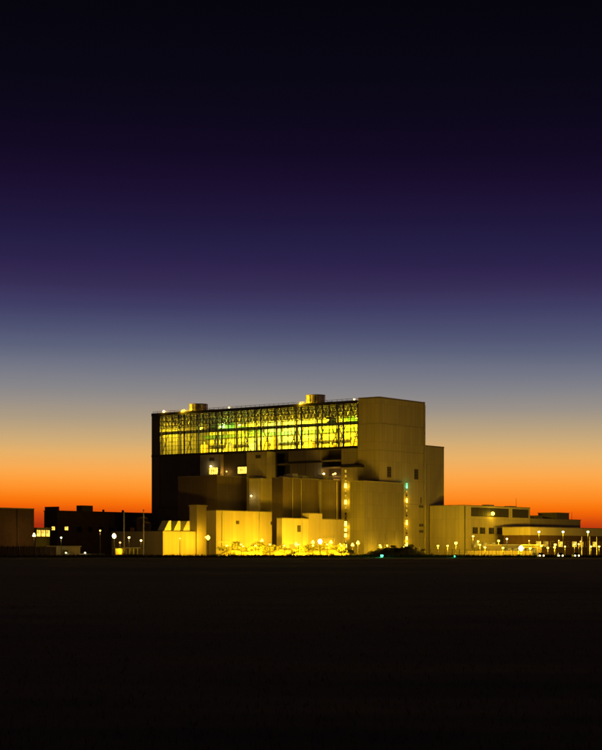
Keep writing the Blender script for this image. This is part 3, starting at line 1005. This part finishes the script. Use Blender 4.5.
# ---------------------------------------------------------------- yard lamps
def mast(p, q, h, label, w=9000, c=SODIUM, lens='lens_sodium', heads=4, r=0.55, grp='floodlight masts round the yard', aim=None, cone=110):
    r *= 0.8
    t = thing('floodlight_mast', label, 'lamp', p, q, 0, grp)
    cyl(t, 'pole', p, q, 0, 0.22, h, 'steel_dark', r2=0.12)
    # heads grouped tightly on the mast top
    lay = {1: [(0, 0)], 2: [(-0.4, 0), (0.4, 0)], 3: [(-0.4, -0.25), (0.4, -0.25), (0, 0.4)],
           4: [(0, 0), (-0.85, 0), (0.85, 0), (0, 0.85), (0, -0.85), (0.5, 0.5), (-0.5, 0.5), (0.5, -0.5), (-0.5, -0.5)]}[heads]
    for i, (dp, dz) in enumerate(lay):
        rr = r if heads < 4 else r * (0.75 if i == 0 else (0.42 if i < 5 else 0.5))
        hd = cyl(t, 'lamp_head', p + dp, q + 0.25, h + dz - rr * 0.7, rr * 0.8, 0.3, 'steel', r2=rr * 0.5, axis='y')
        ball(hd, 'lens', p + dp, q, h + dz, rr, lens, 0.95)
    bx(t, 'crossarm', p - 0.8, p + 0.8, q + 0.3, q + 0.42, h - 0.06, h + 0.06, 'steel_dark')
    if aim:
        flood(t, p + (0.9 if aim[0] > p else -0.9), q, h - r - 1.0, *aim, w, c, cone)
    else:
        light(t, p, q, h - r - 1.0, w, c, 0.5)
    return t


def post(p, q, h, label, w=900, c=SODIUM, lens='lens_sodium', r=0.5, grp='lamp posts round the works'):
    t = thing('lamp_post', label, 'lamp', p, q, 0, grp)
    cyl(t, 'pole', p, q, 0, 0.12, h, 'steel_dark', r2=0.08)
    r *= 0.72
    hd = cyl(t, 'lamp_head', p, q, h + r * 1.5, r * 0.95, 0.3, 'steel', r2=0.2)
    ball(t, 'lens', p, q, h + r * 0.9, r, lens)
    if w:
        light(t, p, q - 0.7, max(0.5, h - 0.8), w, c, 0.3)
    return t


# left side
mast(-49.8, -175.2, 9.0, 'bright amber floodlight at the corner of the dark warehouse', 1500, AMBER, 'lens_white', 3, 0.5)
post(-41.0, -168.6, 7.6, 'pale white lamp on a post above the low hut', 250, WHITE, 'lens_pale', 0.55)
post(-32.3, -174.6, 1.5, 'left low lamp on the rail right of the hut', 60, WHITE, 'lens_pale', 0.45)
post(-26.2, -170.0, 1.5, 'right low lamp on the rail right of the hut', 60, WHITE, 'lens_pale', 0.45)
post(-35.3, -151.8, 10.6, 'small amber lamp high before the long dark works', 400, AMBER, 'lens_amber', 0.5)
mast(-23.8, -155.7, 8.6, 'brightest floodlight left of the gatehouse, before the dark works', 900, YELLOW, 'lens_white', 4, 0.75)
post(-21.9, -154.2, 5.6, 'amber lamp just below the bright gatehouse floodlight', 250, AMBER, 'lens_amber', 0.5)
post(-19.0, -152.0, 7.6, 'white lamp above the gatehouse', 300, WHITE, 'lens_white', 0.6)
post(-15.1, -149.1, 6.4, 'white lamp beside the tall pole right of the gatehouse', 260, YELLOW, 'lens_white', 0.6)
for p, q, h, lb in ((-41.2, -131.2, 19.0, 'slim tall grey pole above the gatehouse'), (-27.8, -133.6, 19.6, 'tall lit pole beside the left end of the workshop')):
    t = thing('tall_pole', lb, 'pole', p, q, 0, 'tall poles by the gatehouse')
    cyl(t, 'shaft', p, q, 0, 0.32, h, 'galvanised', r2=0.2)
    cyl(t, 'base_flange', p, q, 0, 0.7, 0.3, 'concrete')
    ball(t, 'finial', p, q, h, 0.3, 'galvanised')
t = thing('hand_rail', 'low pale rail running between the two low lamps', 'railing', -29, -172)
railing(t, (-32.0, -174.2, 0), (-20.0, -165.4, 0), 8, 'paint_white', 1.3)
# workshop front
m_ = mast(-49.6, -66.0, 8.6, 'bright floodlight before the right end of the workshop', 30000, YELLOW, 'lens_sodium', 4, 0.85, aim=(-74, -64, 5), cone=80)
mast(-64.0, -50.0, 9.0, 'lower floodlight just left of the bright one, in front of the square stack', 7000, YELLOW, 'lens_sodium', 2, 0.55)
post(-54.4, -80.0, 8.0, 'dim lamp post before the workshop wall', 500, YELLOW, 'lens_dim', 0.4)
# sheds
mast(37.0, -97.3, 6.4, 'brightest floodlight before the store, standing before the bank', 3500, YELLOW, 'lens_white', 4, 0.85)
yard = [(13.8, -71.0, 6.4, 'floodlight before the left half of the store', 17000, None),
        (20.0, -66.3, 6.4, 'floodlight before the middle of the store', 17000, None),
        (8.0, -75.4, 5.6, 'floodlight at the left corner of the store', 8000, None),
        (23.2, -63.9, 5.0, 'floodlight before the right half of the store', 12000, None),
        (26.5, -55.2, 6.2, 'star bright floodlight at the foot of the stair tower', 16000, None),
        (27.4, -60.6, 5.2, 'left floodlight at the foot of the stair tower', 5000, None),
        (-30.0, -30.0, 8.0, 'floodlight in the gap between shed and store', 23000, (-55, -30, 10)),
        (-36.0, -20.0, 8.4, 'floodlight at the back of the gap beside the yellow shed', 14000, (-55, -16, 10)),
        (-34.0, -46.0, 7.4, 'floodlight before the left half of the big yellow shed', 23000, (-55, -44, 11))]
for p, q, h, lb, w, aim in yard:
    mast(p, q, h, lb, w, YELLOW, 'lens_sodium', 3, 0.5, aim=aim)
for p, q, z, lb, w in ((-3.6, -60.0, 4.4, 'added short floodlight close to the store wall, left', 2200), (-3.4, -48.0, 4.0, 'added short floodlight close to the store wall, left of the raised bay', 2600),
                       (-3.6, -30.0, 4.2, 'added short floodlight close to the store wall, right of the raised bay', 2200), (-50.0, -40.0, 4.4, 'added short floodlight close to the big shed wall, left', 2000),
                       (-50.4, -24.0, 4.2, 'added short floodlight close to the big shed wall, right', 2200), (6.4, -8.0, 4.0, 'added short floodlight close to the foot of the tower, left', 1500),
                       (6.0, 12.0, 4.0, 'added short floodlight close to the foot of the tower, right', 1500)):
    post(p, q, z, lb, w, YELLOW, 'lens_sodium', 0.55, 'added floodlights by the walls')  # lamps added to throw pools of light on the wall feet
nth = ['first', 'second', 'third', 'fourth', 'fifth', 'sixth', 'seventh', 'eighth', 'ninth']
for i in range(9):
    p, q = site(-31 + i * 6.0, 709 + 1.5 * (i % 3))
    t_ = post(p, q, 4.4 + 0.5 * (i % 2), 'low yellow lamp along the lit bank, %s from the left' % nth[i], 0, YELLOW, 'lens_sodium', 0.6, 'low lamps along the bank')
    fl = flood(t_, p, q, 4.0, *site(-31 + i * 6.0, 722), 1.4, 24000, YELLOW, 80)
# tower foot and right
for p, q, h, lb, w, r, cl in (
        (31.3, -45.3, 4.6, 'left of the lamp pair at the foot of the tower', 5500, 0.65, YELLOW),
        (33.8, -43.3, 4.6, 'right of the lamp pair at the foot of the tower', 5500, 0.5, YELLOW),
        (32.1, -25.9, 4.8, 'lamp at the foot of the green-topped light strip', 5000, 0.6, YELLOW),
        (54.3, -34.2, 4.4, 'left of three lamps under the wing', 4600, 0.6, YELLOW),
        (57.6, -31.6, 4.4, 'middle of three lamps under the wing', 4600, 0.6, YELLOW),
        (63.2, -33.8, 5.4, 'right and brightest of three lamps under the wing', 9000, 0.9, YELLOW),
        (63.9, -20.7, 8.6, 'amber lamp before the left end of the office block', 3000, 0.65, AMBER),
        (*site(82.8, 795), 6.6, 'left of two lamps above the lodge', 4000, 0.7, YELLOW),
        (*site(93.0, 800), 6.8, 'right of two lamps above the lodge', 4000, 0.8, YELLOW),
        (68.9, -23.2, 4.8, 'lamp before the left end of the lodge', 5000, 0.6, YELLOW),
        (80.8, -20.5, 7.4, 'white lamp before the dark end of the office block', 500, 0.55, WHITE)):
    post(p, q, h, lb, w, cl, 'lens_amber' if cl is AMBER else ('lens_white' if cl is WHITE else 'lens_sodium'), r)
# wall lamp high on the office band
bulkhead(20.4, 69.0, 21.0, 'lamp high on the dark window band of the office block', 'lens_sodium', 900, YELLOW, 0.9, 'S')
mast(113.1, -65.1, 3.6, 'largest brightest floodlight on the right, before the office block', 30000, YELLOW, 'lens_white', 4, 0.85)
for p, q, h, lb in ((79.6, 9.9, 10.6, 'left of three pale lamps under the low building roof'),
                    (88.2, 16.4, 10.6, 'middle of three pale lamps under the low building roof'),
                    (97.1, 23.1, 10.6, 'right of three pale lamps under the low building roof')):
    t_ = post(p, q, h, lb, 3000, (1.0, 0.62, 0.03), 'lens_pale', 0.75)
    if 'left' in lb:
        flood(t_, p - 1.2, q + 0.6, h, 20, 70, 13, 110000, YELLOW, 48)
    elif 'middle' in lb:
        flood(t_, p - 1.2, q + 0.6, h, 20, 105, 13, 120000, YELLOW, 50)
    else:
        flood(t_, p - 1.2, q + 0.8, h, 45, 130, 11, 110000, YELLOW, 70)
for p, q, h, lb, r, cl in (
        (114.6, -51.2, 4.2, 'left yellow lamp of the right car park cluster', 0.7, 'lens_sodium'),
        (116.8, -49.7, 3.4, 'lower yellow lamp of the right car park cluster', 0.6, 'lens_sodium'),
        (119.0, -47.6, 4.6, 'upper yellow lamp of the right car park cluster', 0.75, 'lens_sodium'),
        (122.6, -46.0, 4.0, 'right amber lamp of the right car park cluster', 0.5, 'lens_amber'),
        (125.4, -43.2, 5.0, 'left of the twin amber lamps by the right poles', 0.5, 'lens_amber'),
        (126.8, -42.2, 5.0, 'right of the twin amber lamps by the right poles', 0.5, 'lens_amber'),
        (130.8, -39.2, 4.0, 'second amber lamp from the right edge', 0.55, 'lens_amber'),
        (133.4, -37.2, 4.0, 'amber lamp at the right edge', 0.55, 'lens_amber'),
        (*site(106, 790), 7.0, 'small amber lamp before the low building, left', 0.35, 'lens_amber'),
        (96.0, -2.0, 6.8, 'small amber lamp before the low building, middle', 0.35, 'lens_amber'),
        (104.0, 3.0, 6.4, 'small amber lamp before the low building, right', 0.35, 'lens_amber')):
    post(p, q, h, lb, 1200, YELLOW, cl, r)
for p, q, lb in ((126.0, -38.0, 'slim pale pole, left of three at the right edge'), (131.0, -34.5, 'slim pale pole, middle of three at the right edge'),
                 (128.6, -36.0, 'slim pale pole, right of three at the right edge')):
    t = thing('slim_pole', lb, 'pole', p, q, 0, 'slim poles at the right edge')
    cyl(t, 'shaft', p, q, 0, 0.16, 8.4, 'galvanised', r2=0.12)
    cyl(t, 'base_flange', p, q, 0, 0.4, 0.25, 'concrete')
# low lit retaining wall before the lodge, built of concrete panels
s = thing('retaining_wall', 'low pale lit wall of concrete panels before the office lamps', 'wall', 100, -55)
a0, a1 = Vector((*site(69.0, 712), 0)), Vector((*site(97.0, 712), 0))
for i in range(10):
    c0 = a0.lerp(a1, i / 10)
    c1 = a0.lerp(a1, (i + 0.965) / 10)
    bar(s, 'wall_panel', (c0.x, c0.y, 1.25), (c1.x, c1.y, 1.25), 0.4, 'cladding_buff', 2.5)
bar(s, 'coping', (a0.x, a0.y, 2.62), (a1.x, a1.y, 2.62), 0.6, 'concrete', 0.24)
for x, y_, h, lb in ((76.0, 702, 3.6, 'left yellow lamp before the low pale wall'), (83.5, 703, 3.4, 'second yellow lamp before the low pale wall'),
                     (94.5, 701, 3.2, 'right yellow lamp before the low pale wall'), (104.0, 697, 3.6, 'yellow lamp between the low wall and the right car park')):
    p, q = site(x, y_)
    post(p, q, h, lb, 2600, YELLOW, 'lens_sodium', 0.65)
# security fence across the front of the site on the right
fn = thing('security_fence', 'long dark security fence of thin posts before the tower and offices', 'fence', 90, -80)
f0, f1 = Vector((*site(44.0, 692), 0)), Vector((*site(124.0, 668), 0))
for i in range(29):
    c = f0.lerp(f1, i / 28)
    bar(fn, 'fence_post', (c.x, c.y, 0), (c.x, c.y, 3.3), 0.14, 'steel_dark')
    if i < 28:
        d = f0.lerp(f1, (i + 1) / 28)
        for z in (0.4, 1.8, 3.1):
            bar(fn, 'fence_wire', (c.x, c.y, z), (d.x, d.y, z), 0.05, 'steel_dark')
# unlit slim standards before the tower
for i, x in enumerate((33.5, 37.0, 41.0, 45.5, 49.0, 52.0)):
    p, q = site(x, 744 + 3 * (i % 2))
    t = thing('unlit_standard', 'thin dark unlit pole before the tower, %s from the left' % ('first', 'second', 'third', 'fourth', 'fifth', 'sixth')[i], 'pole', p, q, 0, 'unlit poles before the tower')
    cyl(t, 'shaft', p, q, 0, 0.14, 9.0 + 1.2 * (i % 3), 'steel_dark', r2=0.08)
    bx(t, 'base_block', p - 0.35, p + 0.35, q - 0.35, q + 0.35, 0, 0.4, 'concrete')
# green lights low on the ground
for px_, py_, lb, rr, ww in ((28.8, 605, 'bright green light low on the ground before the mound', 0.7, 900),
                             (54.8, 606, 'dim green light low on the ground before the wing', 0.35, 300)):
    p, q = site(px_, py_)
    post(p, q, 0.4, lb, ww, GREEN, 'lens_green', rr, 'green ground lights')

# ---------------------------------------------------------------- cars on the lane with headlights on
def car(x, y, heading, paint, label):
    p, q = site(x, y)
    t = thing('car', label, 'car', p, q, 0.426, 'cars with headlights on', rot=heading)

    def cp(name, me, m, par=t, loc=(0, 0, 0), rot=None):
        if not me.materials:
            me.materials.append(M[m])
        o = bpy.data.objects.new(name, me)
        col.objects.link(o)
        o.parent = par
        o.location = loc
        if rot:
            o.rotation_euler = rot
        return o
    # side outline (x forward, z up), lofted across with tumblehome
    prof = [(-2.1, 0.32), (-2.15, 0.62), (-2.05, 0.92), (-1.2, 1.0), (0.95, 0.95), (1.85, 0.82), (2.12, 0.62), (2.1, 0.32)]
    n = len(prof)
    v = []
    for yy, k in ((-0.84, 0.97), (-0.74, 1.0), (0.74, 1.0), (0.84, 0.97)):
        v += [(a * k, yy, b if abs(yy) < 0.8 else 0.32 + (b - 0.32) * 0.9) for a, b in prof]
    f = []
    for s_ in range(3):
        for i in range(n):
            j = (i + 1) % n
            f.append((s_ * n + i, s_ * n + j, (s_ + 1) * n + j, (s_ + 1) * n + i))
    f += [tuple(range(n))[::-1], tuple(range(3 * n, 4 * n))]
    body = cp('body', pydata('body', v, f), paint)
    cab = [(-1.75, 0.96), (-1.2, 1.42), (0.1, 1.46), (0.95, 0.95)]
    v = [(a, -0.74 + (0.12 if b > 1.2 else 0), b) for a, b in cab] + [(a, 0.74 - (0.12 if b > 1.2 else 0), b) for a, b in cab]
    f = [(3, 2, 1, 0), (4, 5, 6, 7), (0, 1, 5, 4), (1, 2, 6, 5), (2, 3, 7, 6), (3, 0, 4, 7)]
    cp('cabin_glass', pydata('cabin_glass', v, f), 'glass_dark')
    v = [(a, b, c) for a in (-1.15, 0.08) for b in (-0.6, 0.6) for c in (1.45, 1.5)]
    f = [(0, 1, 3, 2), (4, 6, 7, 5), (0, 4, 5, 1), (2, 3, 7, 6), (0, 2, 6, 4), (1, 5, 7, 3)]
    cp('roof', pydata('roof', v, f), paint)
    for a in (-1.35, 1.35):
        for b in (-0.78, 0.78):
            w_ = cyl(None, 'wheel', 0, 0, 0, 0.32, 0.2, 'rubber', seg=14, axis='y')
            w_.parent = t
            w_.rotation_euler = (0, 0, 0)
            w_.location = (a, b - 0.1, 0.32)
            r_ = cyl(None, 'rim', 0, 0, 0, 0.19, 0.23, 'galvanised', seg=10, axis='y')
            r_.parent = w_
            r_.rotation_euler = (0, 0, 0)
            r_.location = (0, -0.015, 0)
    for b in (-0.58, 0.58):
        h_ = ball(None, 'headlight', 0, 0, 0, 0.24, 'lens_white')
        h_.parent = t
        h_.rotation_euler = (0, 0, 0)
        h_.location = (2.02, b, 0.66)
    return t


car(73.5, 521, R(-90), 'car_red', 'leftmost car with headlights on, on the lane')
car(79.2, 519, R(-96), 'car_silver', 'middle car with headlights on, on the lane')
car(84.2, 521, R(-88), 'car_blue', 'rightmost car with headlights on, on the lane')

# ---------------------------------------------------------------- shrubs and grass
rnd = random.Random(11)


def leaf_cloud(n, rx, rz, sz, seed):
    r_ = random.Random(seed)
    v, f = [], []
    lobes = [(r_.uniform(-0.6, 0.6) * rx, r_.uniform(-0.6, 0.6) * rx, r_.uniform(0.3, 0.95) * rz, r_.uniform(0.35, 0.6)) for _ in range(7)]
    for i in range(n):
        lx, ly, lz, lr = r_.choice(lobes)
        d = Vector((r_.gauss(0, 1), r_.gauss(0, 1), r_.gauss(0, 1))).normalized() * (r_.random() ** 0.4)
        c = Vector((lx, ly, lz)) + Vector((d.x * lr * rx, d.y * lr * rx, d.z * lr * rz * 0.7))
        c.z = max(c.z, 0.05)
        a = Vector((r_.gauss(0, 1), r_.gauss(0, 1), r_.gauss(0, 1))).normalized()
        b = a.cross(Vector((r_.gauss(0, 1), r_.gauss(0, 1), r_.gauss(0, 1)))).normalized()
        s_ = sz * r_.uniform(0.6, 1.3)
        k = len(v)
        v += [tuple(c - a * s_), tuple(c + b * s_ * 0.5), tuple(c + a * s_), tuple(c - b * s_ * 0.5)]
        f.append((k, k + 1, k + 2, k + 3))
    return pydata('crown', v, f)


crowns = [leaf_cloud(420, 1.7, 1.9, 0.26, s_) for s_ in range(5)]
for c in crowns:
    c.materials.append(M['leaf'])
stem_me = pydata('stem', [(0.12, 0, -0.3), (-0.06, 0.1, -0.3), (-0.06, -0.1, -0.3), (0.05, 0.02, 1.4), (-0.02, 0.05, 1.4), (-0.02, -0.04, 1.4)],
                 [(0, 1, 4, 3), (1, 2, 5, 4), (2, 0, 3, 5), (3, 4, 5)])
stem_me.materials.append(M['bark'])


def shrub(x, y, sc_, i, label, grp):
    p, q = site(x, y)
    z = max(0, bank_z(x, y)) - 0.05
    t = thing('shrub', label, 'shrub', p, q, z, grp, rot=rnd.uniform(0, 6.28))
    t.scale = (sc_ * rnd.uniform(1.0, 1.5), sc_, sc_)
    for nm, me in (('crown', crowns[i % 5]), ('stem', stem_me)):
        o = bpy.data.objects.new(nm, me)
        col.objects.link(o)
        o.parent = t


ORD = ['first', 'second', 'third', 'fourth', 'fifth', 'sixth', 'seventh', 'eighth', 'ninth', 'tenth', 'eleventh', 'twelfth', 'thirteenth']
for i in range(26):
    x = -33 + i * 2.15 + rnd.uniform(-0.6, 0.6)
    k = rnd.uniform(0.75, 1.5)
    wh = ORD[i] + ' from the left' if i < 13 else ORD[25 - i] + ' from the right'
    shrub(x, rnd.uniform(715, 722), k, i, '%s yellow-lit shrub on the grassy bank, %s' % ('tall' if k > 1.1 else 'low', wh), 'shrubs on the lit bank')
for i in range(9):
    shrub(30 + i * 3.0 + rnd.uniform(-1, 1), rnd.uniform(704, 712), rnd.uniform(0.4, 0.75), i + 2,
          'dark shrub silhouetted on the earth mound, ' + ORD[i] + ' from the left', 'shrubs on the dark mound')


def blades(name, n, area, h, m, seed):
    r_ = random.Random(seed)
    v, f = [], []
    for i in range(n):
        x, y, z = area(r_)
        a = r_.uniform(0, 6.28)
        w = h * r_.uniform(0.10, 0.2)
        hh = h * r_.uniform(0.4, 1.2)
        lx, ly = r_.gauss(0, 0.25) * hh, r_.gauss(0, 0.25) * hh
        k = len(v)
        v += [(x - math.cos(a) * w, y - math.sin(a) * w, z - 0.05), (x + math.cos(a) * w, y + math.sin(a) * w, z - 0.05), (x + lx, y + ly, z + hh)]
        f.append((k, k + 1, k + 2))
    me = pydata(name, v, f)
    me.materials.append(M[m])
    o = bpy.data.objects.new(name, me)
    col.objects.link(o)
    return tag(o, 'rough grass ' + ('along the far edge of the field' if 'edge' in name else 'and stubble over the dark field'), 'grass', kind='stuff')


def edge_area(r_):
    x = r_.uniform(-150, 150)
    y = r_.uniform(615, 655)
    while noise.noise((x * 0.09, y * 0.09, 9)) < r_.uniform(-0.5, 0.25):
        x = r_.uniform(-150, 150)
    return x, y, 0.0


def field_area(r_):
    y = 18 + 420 * r_.random() ** 1.7
    x = r_.uniform(-0.2, 0.2) * y
    return x, y, field_z(x, y)


blades('edge_grass', 18000, edge_area, 1.25, 'straw', 3)
blades('field_stubble', 26000, field_area, 0.10, 'straw', 5)
